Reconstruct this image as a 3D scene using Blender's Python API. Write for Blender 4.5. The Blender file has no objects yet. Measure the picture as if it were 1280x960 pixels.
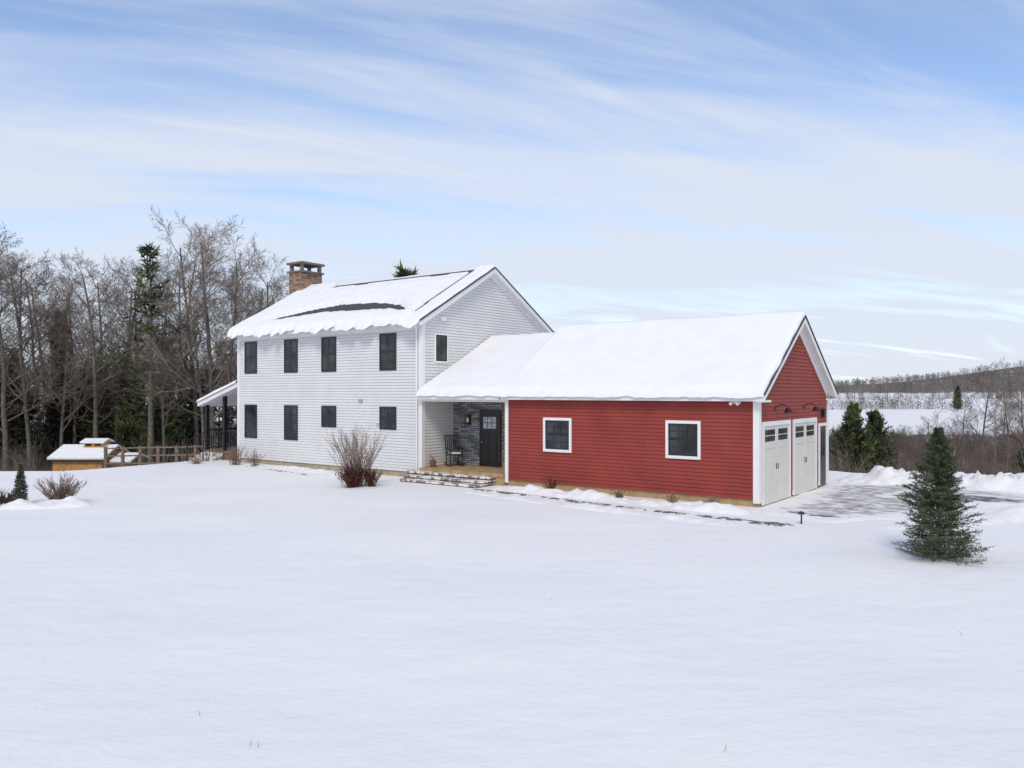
import bpy, bmesh, math, random
from mathutils import Vector, noise, Matrix
R = random.Random(7)
scene = bpy.context.scene
scene.view_settings.view_transform = 'Standard'
scene.view_settings.look = 'None'
scene.view_settings.exposure = 0

# ------------------------------------------------------------------ helpers
U = (-0.8018, 0.5976); V = (0.5976, 0.8018); G0 = (6.99, 22.7)
def P(s, t, z):
    return (G0[0] + s*U[0] + t*V[0], G0[1] + s*U[1] + t*V[1], z)
def nz(x, y, z=0.0):
    return noise.noise(Vector((x, y, z)))
def interp(pts, x):
    if x <= pts[0][0]: return pts[0][1]
    for (a, fa), (b, fb) in zip(pts, pts[1:]):
        if x <= b:
            k = (x-a)/(b-a); k = k*k*(3-2*k)*0.5 + k*0.5
            return fa + (fb-fa)*k
    return pts[-1][1]
def sm(x):
    x = max(0, min(1, x)); return x*x*(3-2*x)

class MB:
    def __init__(s): s.v = []; s.f = []; s.m = []
    def face(s, pts, m=0):
        n = len(s.v); s.v += [tuple(p) for p in pts]; s.f.append(tuple(range(n, n+len(pts)))); s.m.append(m)
    def hexa(s, c, m=0):
        n = len(s.v); s.v += [tuple(p) for p in c]
        for f in ((0,1,2,3),(4,5,6,7),(0,1,5,4),(1,2,6,5),(2,3,7,6),(3,0,4,7)):
            s.f.append(tuple(n+i for i in f)); s.m.append(m)
    def box(s, s0, s1, t0, t1, z0, z1, m=0):
        s.hexa([P(s0,t0,z0),P(s1,t0,z0),P(s1,t1,z0),P(s0,t1,z0),P(s0,t0,z1),P(s1,t0,z1),P(s1,t1,z1),P(s0,t1,z1)], m)
        return s
    def wbox(s, x0, x1, y0, y1, z0, z1, m=0):
        s.hexa([(x0,y0,z0),(x1,y0,z0),(x1,y1,z0),(x0,y1,z0),(x0,y0,z1),(x1,y0,z1),(x1,y1,z1),(x0,y1,z1)], m)
        return s
    def tube(s, p0, p1, r0, r1, n=5, m=0, cap=False):
        p0 = Vector(p0); p1 = Vector(p1); d = p1-p0
        if d.length < 1e-6: return
        d.normalize()
        a = d.orthogonal().normalized(); b = d.cross(a)
        k = len(s.v)
        for i in range(n):
            an = 2*math.pi*i/n; o = a*math.cos(an)+b*math.sin(an)
            s.v.append(tuple(p0+o*r0)); s.v.append(tuple(p1+o*r1))
        for i in range(n):
            j = (i+1) % n
            s.f.append((k+2*i, k+2*j, k+2*j+1, k+2*i+1)); s.m.append(m)
        if cap:
            s.f.append(tuple(k+2*i for i in range(n))); s.m.append(m)
            s.f.append(tuple(k+2*i+1 for i in range(n))); s.m.append(m)
    def path(s, pts, rs, n=5, m=0):
        for i in range(len(pts)-1): s.tube(pts[i], pts[i+1], rs[i], rs[i+1], n, m)

WL = {}
def empty(name, loc, label, category, group=None):
    e = bpy.data.objects.new(name, None); e.empty_display_size = 0.3
    e.location = loc; scene.collection.objects.link(e); WL[e.name] = Vector(loc)
    e["label"] = label; e["category"] = category
    if group: e["group"] = group
    return e
def obj(name, mb, mats, parent=None, label=None, category=None, smooth=False, recalc=True, origin=None, **props):
    if not isinstance(mats, (list, tuple)): mats = [mats]
    vs = mb.v
    if origin is None:
        xs = [v[0] for v in vs]; ys = [v[1] for v in vs]; zs = [v[2] for v in vs]
        origin = ((min(xs)+max(xs))/2, (min(ys)+max(ys))/2, min(zs))
    o = Vector(origin)
    me = bpy.data.meshes.new(name)
    me.from_pydata([(v[0]-o.x, v[1]-o.y, v[2]-o.z) for v in vs], [], mb.f)
    for m in mats: me.materials.append(m)
    if len(mats) > 1: me.polygons.foreach_set("material_index", mb.m)
    if recalc:
        b = bmesh.new(); b.from_mesh(me)
        bmesh.ops.remove_doubles(b, verts=b.verts, dist=0.00001)
        bmesh.ops.recalc_face_normals(b, faces=b.faces); b.to_mesh(me); b.free()
    if smooth: me.polygons.foreach_set("use_smooth", [True]*len(me.polygons))
    me.update()
    ob = bpy.data.objects.new(name, me); scene.collection.objects.link(ob)
    WL[ob.name] = o
    if parent is not None:
        ob.parent = parent; ob.location = o - WL[parent.name]
    else: ob.location = o
    if label: ob["label"] = label
    if category: ob["category"] = category
    for k, v in props.items(): ob[k] = v
    return ob

# ------------------------------------------------------------------ materials
def mat(name, c1, c2=None, scale=5.0, rough=0.7, bump=0.0, bscale=None, detail=4, rnd=0.0, metallic=0, stretch=None, lo=0.35, hi=0.65, spec=0.5):
    m = bpy.data.materials.new(name); m.use_nodes = True
    nt = m.node_tree; b = nt.nodes["Principled BSDF"]
    b.inputs["Roughness"].default_value = rough; b.inputs["Metallic"].default_value = metallic
    b.inputs["Specular IOR Level"].default_value = spec
    tc = nt.nodes.new("ShaderNodeNewGeometry")
    mp = nt.nodes.new("ShaderNodeMapping"); nt.links.new(tc.outputs["Position"], mp.inputs["Vector"])
    if stretch: mp.inputs["Scale"].default_value = stretch
    c2 = c2 or tuple(x*0.85 for x in c1)
    n = nt.nodes.new("ShaderNodeTexNoise"); n.inputs["Scale"].default_value = scale; n.inputs["Detail"].default_value = detail
    nt.links.new(mp.outputs[0], n.inputs["Vector"])
    r = nt.nodes.new("ShaderNodeValToRGB")
    r.color_ramp.elements[0].position = lo; r.color_ramp.elements[0].color = (*c2, 1)
    r.color_ramp.elements[1].position = hi; r.color_ramp.elements[1].color = (*c1, 1)
    nt.links.new(n.outputs["Fac"], r.inputs["Fac"])
    out = r.outputs["Color"]
    if rnd:
        oi = nt.nodes.new("ShaderNodeObjectInfo")
        mr = nt.nodes.new("ShaderNodeMapRange"); mr.inputs["To Min"].default_value = 1-rnd; mr.inputs["To Max"].default_value = 1+rnd
        nt.links.new(oi.outputs["Random"], mr.inputs["Value"])
        hs = nt.nodes.new("ShaderNodeHueSaturation"); nt.links.new(mr.outputs[0], hs.inputs["Value"]); nt.links.new(out, hs.inputs["Color"])
        out = hs.outputs["Color"]
    nt.links.new(out, b.inputs["Base Color"])
    if bump:
        n2 = nt.nodes.new("ShaderNodeTexNoise"); n2.inputs["Scale"].default_value = bscale or scale*4; n2.inputs["Detail"].default_value = 5
        nt.links.new(mp.outputs[0], n2.inputs["Vector"])
        bp = nt.nodes.new("ShaderNodeBump"); bp.inputs["Strength"].default_value = bump; bp.inputs["Distance"].default_value = 0.03
        nt.links.new(n2.outputs["Fac"], bp.inputs["Height"]); nt.links.new(bp.outputs[0], b.inputs["Normal"])
    return m

M_snowroof = mat("roof_snow_mat", (.875,.87,.86), (.835,.833,.83), 1.5, .7, .12, 6, spec=.2)
M_bank = mat("snow_bank_mat", (.875,.87,.86), (.77,.77,.775), 3, .75, .5, 8, spec=.2)
M_white = mat("white_paint", (.73,.725,.71), (.68,.675,.665), 1.2, .55, 0.03, 20)
M_gapshade = mat("clapboard_gap_shade", (.40,.40,.40), (.34,.34,.34), 4, .9)  # shadow line under each white course, put in as a darker colour
M_redgapshade = mat("red_clapboard_gap_shade", (.15,.025,.020), (.12,.020,.017), 4, .9)  # same painted shadow line for the red courses
M_trim = mat("white_trim", (.82,.815,.80), (.78,.775,.765), 3, .45)
M_red = mat("red_paint", (.315,.052,.037), (.26,.042,.030), 1.1, .6, .05, 30, spec=.3)
M_black = mat("black_paint", (.015,.015,.017), (.01,.01,.011), 8, .4)
M_shingle = mat("shingle", (.075,.075,.08), (.035,.035,.038), 14, .9, .3, 30)
M_found = mat("foundation_wood", (.46,.32,.16), (.34,.23,.12), 3, .8, .1)
M_found2 = mat("foundation_concrete", (.44,.36,.25), (.33,.28,.20), 3, .9, .1)
M_cream = mat("door_paint", (.68,.665,.60), (.64,.625,.565), 2, .45)
M_wood = mat("weathered_wood", (.24,.165,.11), (.13,.09,.065), 6, .8, .2)
M_yellow = mat("pine_boards", (.62,.33,.10), (.46,.23,.07), 3, .7, .1)
M_bark = mat("bark_grey", (.21,.175,.15), (.10,.085,.072), 4, .9, rnd=.3)
M_twig = mat("twig_brown", (.235,.19,.155), (.14,.11,.09), .6, .9, rnd=.35)
M_twig_far = mat("twig_far", (.21,.155,.13), (.10,.077,.068), .2, .95)
M_birch = mat("pale_bark", (.42,.38,.34), (.25,.22,.19), 5, .85, rnd=.15)
M_shrub = mat("shrub_twigs", (.30,.22,.17), (.19,.13,.10), 4, .9)
M_deadleaf = mat("dead_leaves", (.16,.055,.035), (.09,.035,.025), 9, .9)
M_tan = mat("dry_grass", (.42,.32,.20), (.28,.20,.12), 6, .9)
M_needle = mat("spruce_needles", (.12,.14,.066), (.036,.049,.027), 5, .75, lo=.38, hi=.62, spec=.25)
M_pine = mat("pine_needles", (.105,.120,.045), (.030,.042,.022), .9, .8, rnd=.3, lo=.4, hi=.6, spec=.25)
M_pinedark = mat("dark_needles", (.055,.058,.036), (.022,.026,.019), .6, .85, rnd=.25, spec=.2)
M_wood_mass = mat("woodland_mass", (.105,.085,.062), (.024,.027,.019), .35, .95, detail=6, spec=.1)
M_farwood_hazed = mat("far_wood_hazed", (.235,.205,.19), (.11,.112,.10), .03, .95, detail=6, spec=.1)  # lightened colour paints distance haze into the woods

def glass_mat():
    m = bpy.data.materials.new("window_glass"); m.use_nodes = True
    b = m.node_tree.nodes["Principled BSDF"]
    b.inputs["Roughness"].default_value = .06
    n = m.node_tree.nodes.new("ShaderNodeTexNoise"); n.inputs["Scale"].default_value = 1.5
    g = m.node_tree.nodes.new("ShaderNodeNewGeometry"); m.node_tree.links.new(g.outputs["Position"], n.inputs["Vector"])
    r = m.node_tree.nodes.new("ShaderNodeValToRGB"); r.color_ramp.elements[0].color = (.006,.007,.009,1); r.color_ramp.elements[1].color = (.06,.065,.07,1)
    r.color_ramp.elements[0].position = .4; r.color_ramp.elements[1].position = .75
    m.node_tree.links.new(n.outputs["Fac"], r.inputs["Fac"]); m.node_tree.links.new(r.outputs[0], b.inputs["Base Color"])
    return m
M_glass = glass_mat()

def brick_mat(name, c1, c2, mortar, w, h, msize=.01, bump=.5):
    m = bpy.data.materials.new(name); m.use_nodes = True; nt = m.node_tree; b = nt.nodes["Principled BSDF"]
    b.inputs["Roughness"].default_value = .85
    g = nt.nodes.new("ShaderNodeNewGeometry"); sx = nt.nodes.new("ShaderNodeSeparateXYZ"); nt.links.new(g.outputs["Position"], sx.inputs[0])
    a = nt.nodes.new("ShaderNodeMath"); a.operation = 'MULTIPLY'; a.inputs[1].default_value = 1.0; nt.links.new(sx.outputs[0], a.inputs[0])
    a2 = nt.nodes.new("ShaderNodeMath"); a2.operation = 'MULTIPLY_ADD'; a2.inputs[1].default_value = -.35; nt.links.new(sx.outputs[1], a2.inputs[0]); nt.links.new(a.outputs[0], a2.inputs[2])
    cx = nt.nodes.new("ShaderNodeCombineXYZ"); nt.links.new(a2.outputs[0], cx.inputs[0]); nt.links.new(sx.outputs[2], cx.inputs[1])
    br = nt.nodes.new("ShaderNodeTexBrick"); nt.links.new(cx.outputs[0], br.inputs["Vector"])
    br.inputs["Scale"].default_value = 1; br.inputs["Brick Width"].default_value = w; br.inputs["Row Height"].default_value = h
    br.inputs["Mortar Size"].default_value = msize; br.inputs["Color1"].default_value = (*c1,1); br.inputs["Color2"].default_value = (*c2,1); br.inputs["Mortar"].default_value = (*mortar,1)
    nt.links.new(br.outputs["Color"], b.inputs["Base Color"])
    bp = nt.nodes.new("ShaderNodeBump"); bp.inputs["Strength"].default_value = bump; bp.inputs["Distance"].default_value = .02; bp.invert = True
    nt.links.new(br.outputs["Fac"], bp.inputs["Height"]); nt.links.new(bp.outputs[0], b.inputs["Normal"])
    return m
M_stone = brick_mat("grey_ledge_stone", (.38,.385,.39), (.12,.125,.13), (.06,.06,.06), .34, .085)
M_cobble = brick_mat("brown_cobble", (.48,.29,.15), (.22,.14,.10), (.09,.08,.07), .22, .16, .015)
M_brick = brick_mat("chimney_brick", (.36,.20,.11), (.12,.075,.06), (.28,.24,.20), .26, .12, .012)

def snow_ground():
    m = bpy.data.materials.new("snow_ground"); m.use_nodes = True; nt = m.node_tree; b = nt.nodes["Principled BSDF"]
    b.inputs["Roughness"].default_value = .8; b.inputs["Specular IOR Level"].default_value = .15
    L = nt.links.new
    g = nt.nodes.new("ShaderNodeNewGeometry")
    def N(scale, detail=5, sc=None):
        n = nt.nodes.new("ShaderNodeTexNoise"); n.inputs["Scale"].default_value = scale; n.inputs["Detail"].default_value = detail
        if sc:
            mp = nt.nodes.new("ShaderNodeMapping"); mp.inputs["Scale"].default_value = sc; L(g.outputs["Position"], mp.inputs[0]); L(mp.outputs[0], n.inputs["Vector"])
        else: L(g.outputs["Position"], n.inputs["Vector"])
        return n
    n1 = N(.18, 6, (1, 2.2, 1))
    r = nt.nodes.new("ShaderNodeValToRGB"); r.color_ramp.elements[0].position = .3; r.color_ramp.elements[0].color = (.80,.797,.797,1)
    r.color_ramp.elements[1].position = .7; r.color_ramp.elements[1].color = (.865,.857,.842,1); L(n1.outputs[0], r.inputs[0])
    at = nt.nodes.new("ShaderNodeAttribute"); at.attribute_name = "brown"
    n3 = N(.22, 8)
    md = nt.nodes.new("ShaderNodeMath"); md.operation = 'ADD'; L(at.outputs["Fac"], md.inputs[0]); L(n3.outputs[0], md.inputs[1])
    r3 = nt.nodes.new("ShaderNodeValToRGB"); r3.color_ramp.elements[0].position = .93; r3.color_ramp.elements[1].position = 1.02; L(md.outputs[0], r3.inputs[0])
    mx = nt.nodes.new("ShaderNodeMix"); mx.data_type = 'RGBA'; L(r3.outputs[0], mx.inputs[0]); L(r.outputs[0], mx.inputs[6]); mx.inputs[7].default_value = (.16,.13,.11,1)
    L(mx.outputs[2], b.inputs["Base Color"])
    n2 = N(1.3, 8, (1, 1.6, 1)); n4 = N(14, 6)
    ad = nt.nodes.new("ShaderNodeMath"); ad.operation = 'MULTIPLY_ADD'; ad.inputs[1].default_value = .22; L(n4.outputs[0], ad.inputs[0]); L(n2.outputs[0], ad.inputs[2])
    bp = nt.nodes.new("ShaderNodeBump"); bp.inputs["Strength"].default_value = .4; bp.inputs["Distance"].default_value = .10
    L(ad.outputs[0], bp.inputs["Height"]); L(bp.outputs[0], b.inputs["Normal"])
    return m
M_ground = snow_ground()

def patchy(name, base, base2, thr, scale, sc=(1,1,1), rot=0, soft=.07, edge=0.0, snow=(.82,.815,.81)):
    m = bpy.data.materials.new(name); m.use_nodes = True; nt = m.node_tree; b = nt.nodes["Principled BSDF"]; L = nt.links.new
    b.inputs["Roughness"].default_value = .85; b.inputs["Specular IOR Level"].default_value = .2
    g = nt.nodes.new("ShaderNodeNewGeometry"); m0 = nt.nodes.new("ShaderNodeMapping"); m0.inputs["Rotation"].default_value = (0,0,math.radians(rot)); L(g.outputs["Position"], m0.inputs[0])
    mp = nt.nodes.new("ShaderNodeMapping"); mp.inputs["Scale"].default_value = sc; L(m0.outputs[0], mp.inputs[0])
    n = nt.nodes.new("ShaderNodeTexNoise"); n.inputs["Scale"].default_value = scale; n.inputs["Detail"].default_value = 9; n.inputs["Roughness"].default_value = .68; L(mp.outputs[0], n.inputs["Vector"])
    src = n.outputs[0]
    if edge:
        at = nt.nodes.new("ShaderNodeAttribute"); at.attribute_name = "edge"
        ma = nt.nodes.new("ShaderNodeMath"); ma.operation = 'MULTIPLY_ADD'; ma.inputs[1].default_value = edge; L(at.outputs["Fac"], ma.inputs[0]); L(src, ma.inputs[2]); src = ma.outputs[0]
    r = nt.nodes.new("ShaderNodeValToRGB"); r.color_ramp.elements[0].position = thr; r.color_ramp.elements[0].color = (0,0,0,1); r.color_ramp.elements[1].position = thr+soft; r.color_ramp.elements[1].color = (1,1,1,1); L(src, r.inputs[0])
    n2 = nt.nodes.new("ShaderNodeTexNoise"); n2.inputs["Scale"].default_value = 25; L(g.outputs["Position"], n2.inputs["Vector"])
    mg = nt.nodes.new("ShaderNodeMix"); mg.data_type='RGBA'; L(n2.outputs[0], mg.inputs[0]); mg.inputs[6].default_value = (*base,1); mg.inputs[7].default_value = (*base2,1)
    mx = nt.nodes.new("ShaderNodeMix"); mx.data_type='RGBA'; L(r.outputs[0], mx.inputs[0]); L(mg.outputs[2], mx.inputs[6]); mx.inputs[7].default_value = (*snow,1)
    L(mx.outputs[2], b.inputs["Base Color"])
    bp = nt.nodes.new("ShaderNodeBump"); bp.inputs["Strength"].default_value=.35; bp.inputs["Distance"].default_value=.03; L(n.outputs[0], bp.inputs["Height"]); L(bp.outputs[0], b.inputs["Normal"])
    return m
M_drive = patchy("driveway_gravel", (.20,.185,.17), (.42,.40,.375), .43, 1.9, (1,2.0,1), 35, .16, .30)
M_bare = patchy("bare_gravel", (.085,.08,.075), (.20,.19,.18), .52, 2.4, (1,2.2,1), 10, .10, .32)
M_walk = patchy("walkway_stone", (.10,.082,.07), (.24,.20,.17), .52, 2.4, edge=.12)
M_steps = patchy("stone_steps", (.20,.15,.11), (.38,.30,.24), .47, 3.5, soft=.05)
M_riser = mat("step_riser", (.22,.155,.10), (.10,.07,.05), 5, .9, .2)

# ------------------------------------------------------------------ terrain
YE = [(-80,29),(-40,30),(-25,31.5),(-19,32.5),(-16.4,36),(-14.2,41),(-10,47),(3,47),(8,42),(11.5,35),(15,31.0),(22,30),(80,31)]
PROF = [(30,-4),(60,-5),(100,-7),(150,-5.3),(170,-4.6),(260,-4),(300,-3.5),(400,-1.8),(550,1.5),(800,6),(1200,9),(3000,6),(6000,0)]
def hg(x, y):
    ye = interp(YE, x); d = y-ye
    h = 0.0
    if d > 0: h = sm(d/20)*interp(PROF, y)
    if y > 200:
        h += 30*math.exp(-((x-640)/130)**2-((y-900)/260)**2)
        h += 7*math.exp(-((x-430)/70)**2-((y-820)/160)**2)
        h += 24*math.exp(-((x+420)/380)**2-((y-900)/260)**2)
        h += 1.2*nz(x*.008, y*.008, 3)*min(1, (y-200)/100)
    else:
        far = sm((math.hypot(x-2, y-32)-16)/10)
        h += .07*nz(x*.22, y*.22, 1)*(.25+.75*far) + (.10*far)*nz(x*.09, y*.09, 5)
    return h
def axis(lo, hi, fine_lo, fine_hi, st, g=1.13):
    a = []; x = fine_lo
    while x <= fine_hi: a.append(x); x += st
    d = st; x = a[-1]
    while x < hi: d *= g; x += d; a.append(x)
    d = st; x = fine_lo; b = []
    while x > lo: d *= g; x -= d; b.append(x)
    return b[::-1]+a
xs = axis(-5000, 5000, -32, 32, .8, 1.10); ys = axis(-200, 6000, 2, 62, .7, 1.05)
mb = MB()
for y in ys:
    for x in xs: mb.v.append((x, y, hg(x, y)))
nx = len(xs)
for j in range(len(ys)-1):
    for i in range(nx-1):
        k = j*nx+i; mb.f.append((k, k+1, k+nx+1, k+nx)); mb.m.append(0)
g = obj("ground", mb, M_ground, smooth=True, recalc=False, origin=(0,0,0), kind="structure")
g["label"] = "snow covered lawn falling to valley fields"
at = g.data.attributes.new("brown", 'FLOAT', 'POINT')
vals = []
for v in g.data.vertices:
    x, y, z = v.co
    d = y-interp(YE, x)
    w = sm((d-4)/10)*(1-sm((y-150)/20))*.62
    if y > 480: w = max(w, .62*sm((y-560)/80))
    if x < -5 and y < 200: w = max(w, .6*sm((d-24)/10))
    vals.append(w)
at.data.foreach_set("value", vals)

def segd(px, py, a, b):
    dx, dy = b[0]-a[0], b[1]-a[1]; t = max(0, min(1, ((px-a[0])*dx+(py-a[1])*dy)/(dx*dx+dy*dy+1e-9)))
    return math.hypot(px-a[0]-t*dx, py-a[1]-t*dy)
def ground_sheet(name, pts, m, dz, label, step=.3, ew=1.0):
    b = bmesh.new(); vs = [b.verts.new((p[0], p[1], 0)) for p in pts]; b.faces.new(vs)
    x0 = min(p[0] for p in pts); x1 = max(p[0] for p in pts); y0 = min(p[1] for p in pts); y1 = max(p[1] for p in pts)
    x = x0+step
    while x < x1:
        bmesh.ops.bisect_plane(b, geom=b.verts[:]+b.edges[:]+b.faces[:], plane_co=(x,0,0), plane_no=(1,0,0)); x += step
    y = y0+step
    while y < y1:
        bmesh.ops.bisect_plane(b, geom=b.verts[:]+b.edges[:]+b.faces[:], plane_co=(0,y,0), plane_no=(0,1,0)); y += step
    ed = []
    for v in b.verts:
        d = min(segd(v.co.x, v.co.y, pts[i], pts[(i+1) % len(pts)]) for i in range(len(pts)))
        ed.append(1-sm(d/ew)); v.co.z = hg(v.co.x, v.co.y)-.03+(dz+.03)*min(1, d/.22)
    me = bpy.data.meshes.new(name); b.to_mesh(me); b.free(); me.materials.append(m)
    a = me.attributes.new("edge", 'FLOAT', 'POINT'); a.data.foreach_set("value", ed)
    o = bpy.data.objects.new(name, me); scene.collection.objects.link(o); o["kind"] = "structure"; o["label"] = label
    return o
def wob(pts, amp=.25, n=6, seed=0):
    out = []
    for i in range(len(pts)):
        a = pts[i]; b = pts[(i+1) % len(pts)]
        for k in range(n):
            f = k/n; x = a[0]+(b[0]-a[0])*f; y = a[1]+(b[1]-a[1])*f
            out.append((x+amp*(nz(x*.9, y*.9, seed)+.5*nz(x*3, y*3, seed)), y+amp*(nz(x*.9, y*.9, seed+9)+.5*nz(x*3, y*3, seed+2))))
    return out
ground_sheet("driveway", wob([(6.5,21.9),(8.0,19.9),(10.6,20.9),(13.8,22.6),(16.5,24.0),(17,26.4),(14.5,28),(12.6,29.2),(11.0,28.3)], .5, 8), M_drive, .03, "plowed gravel driveway with packed snow", ew=1.1)
ground_sheet("gravel", wob([(10.9,25.6),(12.6,23.4),(14.4,22.6),(16.1,23.4),(15.4,25.4),(12.8,26.6)], .6, 8, 3), M_bare, .045, "bare gravel showing on the plowed driveway", ew=.9)
ground_sheet("gravel", wob([(6.6,21.5),(8.0,19.9),(9.3,20.6),(8.0,22.4)], .5, 8, 5), M_bare, .045, "bare gravel showing on the plowed driveway", ew=.6)
wk = [P(s, t, 0)[:2] for s, t in ((9.4,-1.20),(6,-1.5),(3,-1.85),(0,-2.1),(-1.7,-2.2),(-2.2,-3.0),(0,-2.75),(3,-2.45),(6,-2.05),(9.6,-1.7))]
ground_sheet("walkway", wob(wk, .22, 8, 4), M_walk, .03, "stone walkway beside the garage half covered by snow", ew=.25)
wk = [P(s, t, 0)[:2] for s, t in ((17.2,-1.5),(23.4,-.9),(23.5,-1.2),(17.2,-1.95))]
ground_sheet("path", wob(wk, .15, 8, 7), M_walk, .05, "narrow stone path edge in front of white house", ew=.2)

def bank(name, path, w, h, label, seed=0, m=M_bank, rough=.35):
    mb = MB(); pts = []
    for (a, b) in zip(path, path[1:]):
        n = max(2, int(math.hypot(b[0]-a[0], b[1]-a[1])/.12))
        for k in range(n): pts.append((a[0]+(b[0]-a[0])*k/n, a[1]+(b[1]-a[1])*k/n))
    pts.append(path[-1]); n = len(pts); nc = 19
    for i, p in enumerate(pts):
        q = pts[min(i+1, n-1)]; o = pts[max(i-1, 0)]
        dx, dy = q[0]-o[0], q[1]-o[1]; l = math.hypot(dx, dy) or 1; dx /= l; dy /= l
        end = math.sqrt(max(0, min(1, min(i, n-1-i)/(n*.12))))
        for j in range(nc):
            c = (j/(nc-1)-.5)*2; ww = w*(1+.5*nz(p[0]*.8, p[1]*.8, seed+8)); x = p[0]-dy*c*ww*.5; y = p[1]+dx*c*ww*.5
            hh = (1-c*c)**1.3*h*(.7+.7*nz(x*.7, y*.7, seed)+rough*1.2*nz(x*2.6, y*2.6, seed)+rough*.8*nz(x*6, y*6, seed+3))*end
            mb.v.append((x+.1*nz(x*3,y*3,seed+5), y, hg(x, y)-.05+max(0, hh)*1.1))
    for i in range(n-1):
        for j in range(nc-1):
            k = i*nc+j; mb.f.append((k, k+1, k+nc+1, k+nc)); mb.m.append(0)
    return obj(name, mb, m, smooth=True, recalc=False, label=label, kind="structure")
bank("snow_bank", [(11.9,29.4),(14.2,28.6),(16.4,27.2),(19,26.0),(24,25.0)], 2.2, .46, "lumpy plowed snow bank at driveway edge", 1, rough=.6)
bank("snow_bank", [(14.2,21.7),(15.8,22.7),(17.4,24.0),(20,25)], 2.0, .42, "lumpy plowed snow bank at driveway edge", 11, rough=.5)
bank("snow_bank", [(9.0,19.1),(11.2,20.0),(14,21.5),(18,22.7)], 1.6, .22, "low plowed snow bank along driveway", 2)
bank("snow_bank", [(12.6,30.4),(16,30.2),(22,28.8),(30,27)], 3, .3, "snow bank beyond the driveway", 5, rough=.5)
sb = [P(s, t, 0)[:2] for s, t in ((8.9,-.75),(6,-.9),(3,-1.05),(-.3,-1.35))]
bank("snow_bank", sb, 1.2, .24, "low snow bank along red garage wall", 3)
sb = [P(s, t, 0)[:2] for s, t in ((13.6,-.9),(16,-.8),(20,-.5),(24,-.3))]
bank("snow_bank", sb, 1.3, .14, "low snow bank along white house wall", 4)
sb = [P(s, t, 0)[:2] for s, t in ((9.2,-2.15),(5,-2.75),(1,-3.1),(-1.4,-3.6))]
bank("snow_bank", sb, .9, .12, "low snow ridge beside stone walkway", 6)

# ------------------------------------------------------------------ buildings
def siding(mb, F, zb, zt, rng, course=.115, lip=.022):
    z = zb
    while z < zt-1e-4:
        z1 = min(z+course, zt); a0, a1 = rng(z+1e-4); b0, b1 = rng(z1-1e-4)
        if a1-a0 < .02: break
        if b1 < b0: b0 = b1 = (a0+a1)/2
        mb.face([F(a0,lip,z),F(a1,lip,z),F(b1,.004,z1-.009),F(b0,.004,z1-.009)], 0)
        mb.face([F(b0,.004,z1-.009),F(b1,.004,z1-.009),F(b1,0,z1),F(b0,0,z1)], 1)  # gap strip and underside take the dark colour that paints the shadow line
        mb.face([F(a0,lip,z),F(a1,lip,z),F(a1,0,z),F(a0,0,z)], 1)
        z = z1
def Ffront(t0): return lambda a, o, z: P(a, t0-o, z)
def Fback(t0): return lambda a, o, z: P(a, t0+o, z)
def Fright(s0): return lambda a, o, z: P(s0-o, a, z)
def Fleft(s0): return lambda a, o, z: P(s0+o, a, z)
def bx(mb, F, a0, a1, o0, o1, z0, z1, m=0):
    mb.hexa([F(a0,o0,z0),F(a1,o0,z0),F(a1,o1,z0),F(a0,o1,z0),F(a0,o0,z1),F(a1,o0,z1),F(a1,o1,z1),F(a0,o1,z1)], m)
    return mb
def board(par, F, name, *a, m=None): return obj(name, bx(MB(), F, *a), m or M_trim, par)

def window(parent, F, c, w, z0, z1, casing=.0, cmat=None, grid=(2,1), lab=None):
    a0, a1 = c-w/2, c+w/2
    mb = MB(); cw = casing if casing else .035
    pr = .05 if casing else .045
    bx(mb, F, a0, a0+cw, 0, pr, z0, z1); bx(mb, F, a1-cw, a1, 0, pr, z0, z1)
    bx(mb, F, a0+cw, a1-cw, 0, pr, z1-cw, z1)
    bx(mb, F, a0+cw, a1-cw, 0, pr+(.02 if casing else 0), z0, z0+cw)
    fr = obj("window", mb, cmat or M_black, parent, label=lab)
    i0, i1, y0, y1 = a0+cw, a1-cw, z0+cw, z1-cw; zm = (y0+y1)/2
    mb = MB(); r = .045
    for (b0, b1, dd) in ((y0, zm+.02, .032), (zm+.02, y1, .040)):
        bx(mb, F, i0, i0+r, 0, dd, b0, b1); bx(mb, F, i1-r, i1, 0, dd, b0, b1)
        bx(mb, F, i0+r, i1-r, 0, dd, b0, b0+r); bx(mb, F, i0+r, i1-r, 0, dd, b1-r, b1)
        for k in range(1, grid[0]+0):
            x = i0+r+(i1-i0-2*r)*k/grid[0]; bx(mb, F, x-.01, x+.01, .024, dd-.002, b0+r, b1-r)
        for k in range(1, grid[1]):
            zz = b0+r+(b1-b0-2*r)*k/grid[1]; bx(mb, F, i0+r, i1-r, .024, dd-.004, zz-.01, zz+.01)
    obj("sash", mb, M_black, fr)
    obj("glass_pane", bx(MB(), F, i0+.01, i1-.01, .001, .026, y0+.01, y1-.01), M_glass, fr)
    return fr

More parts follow.
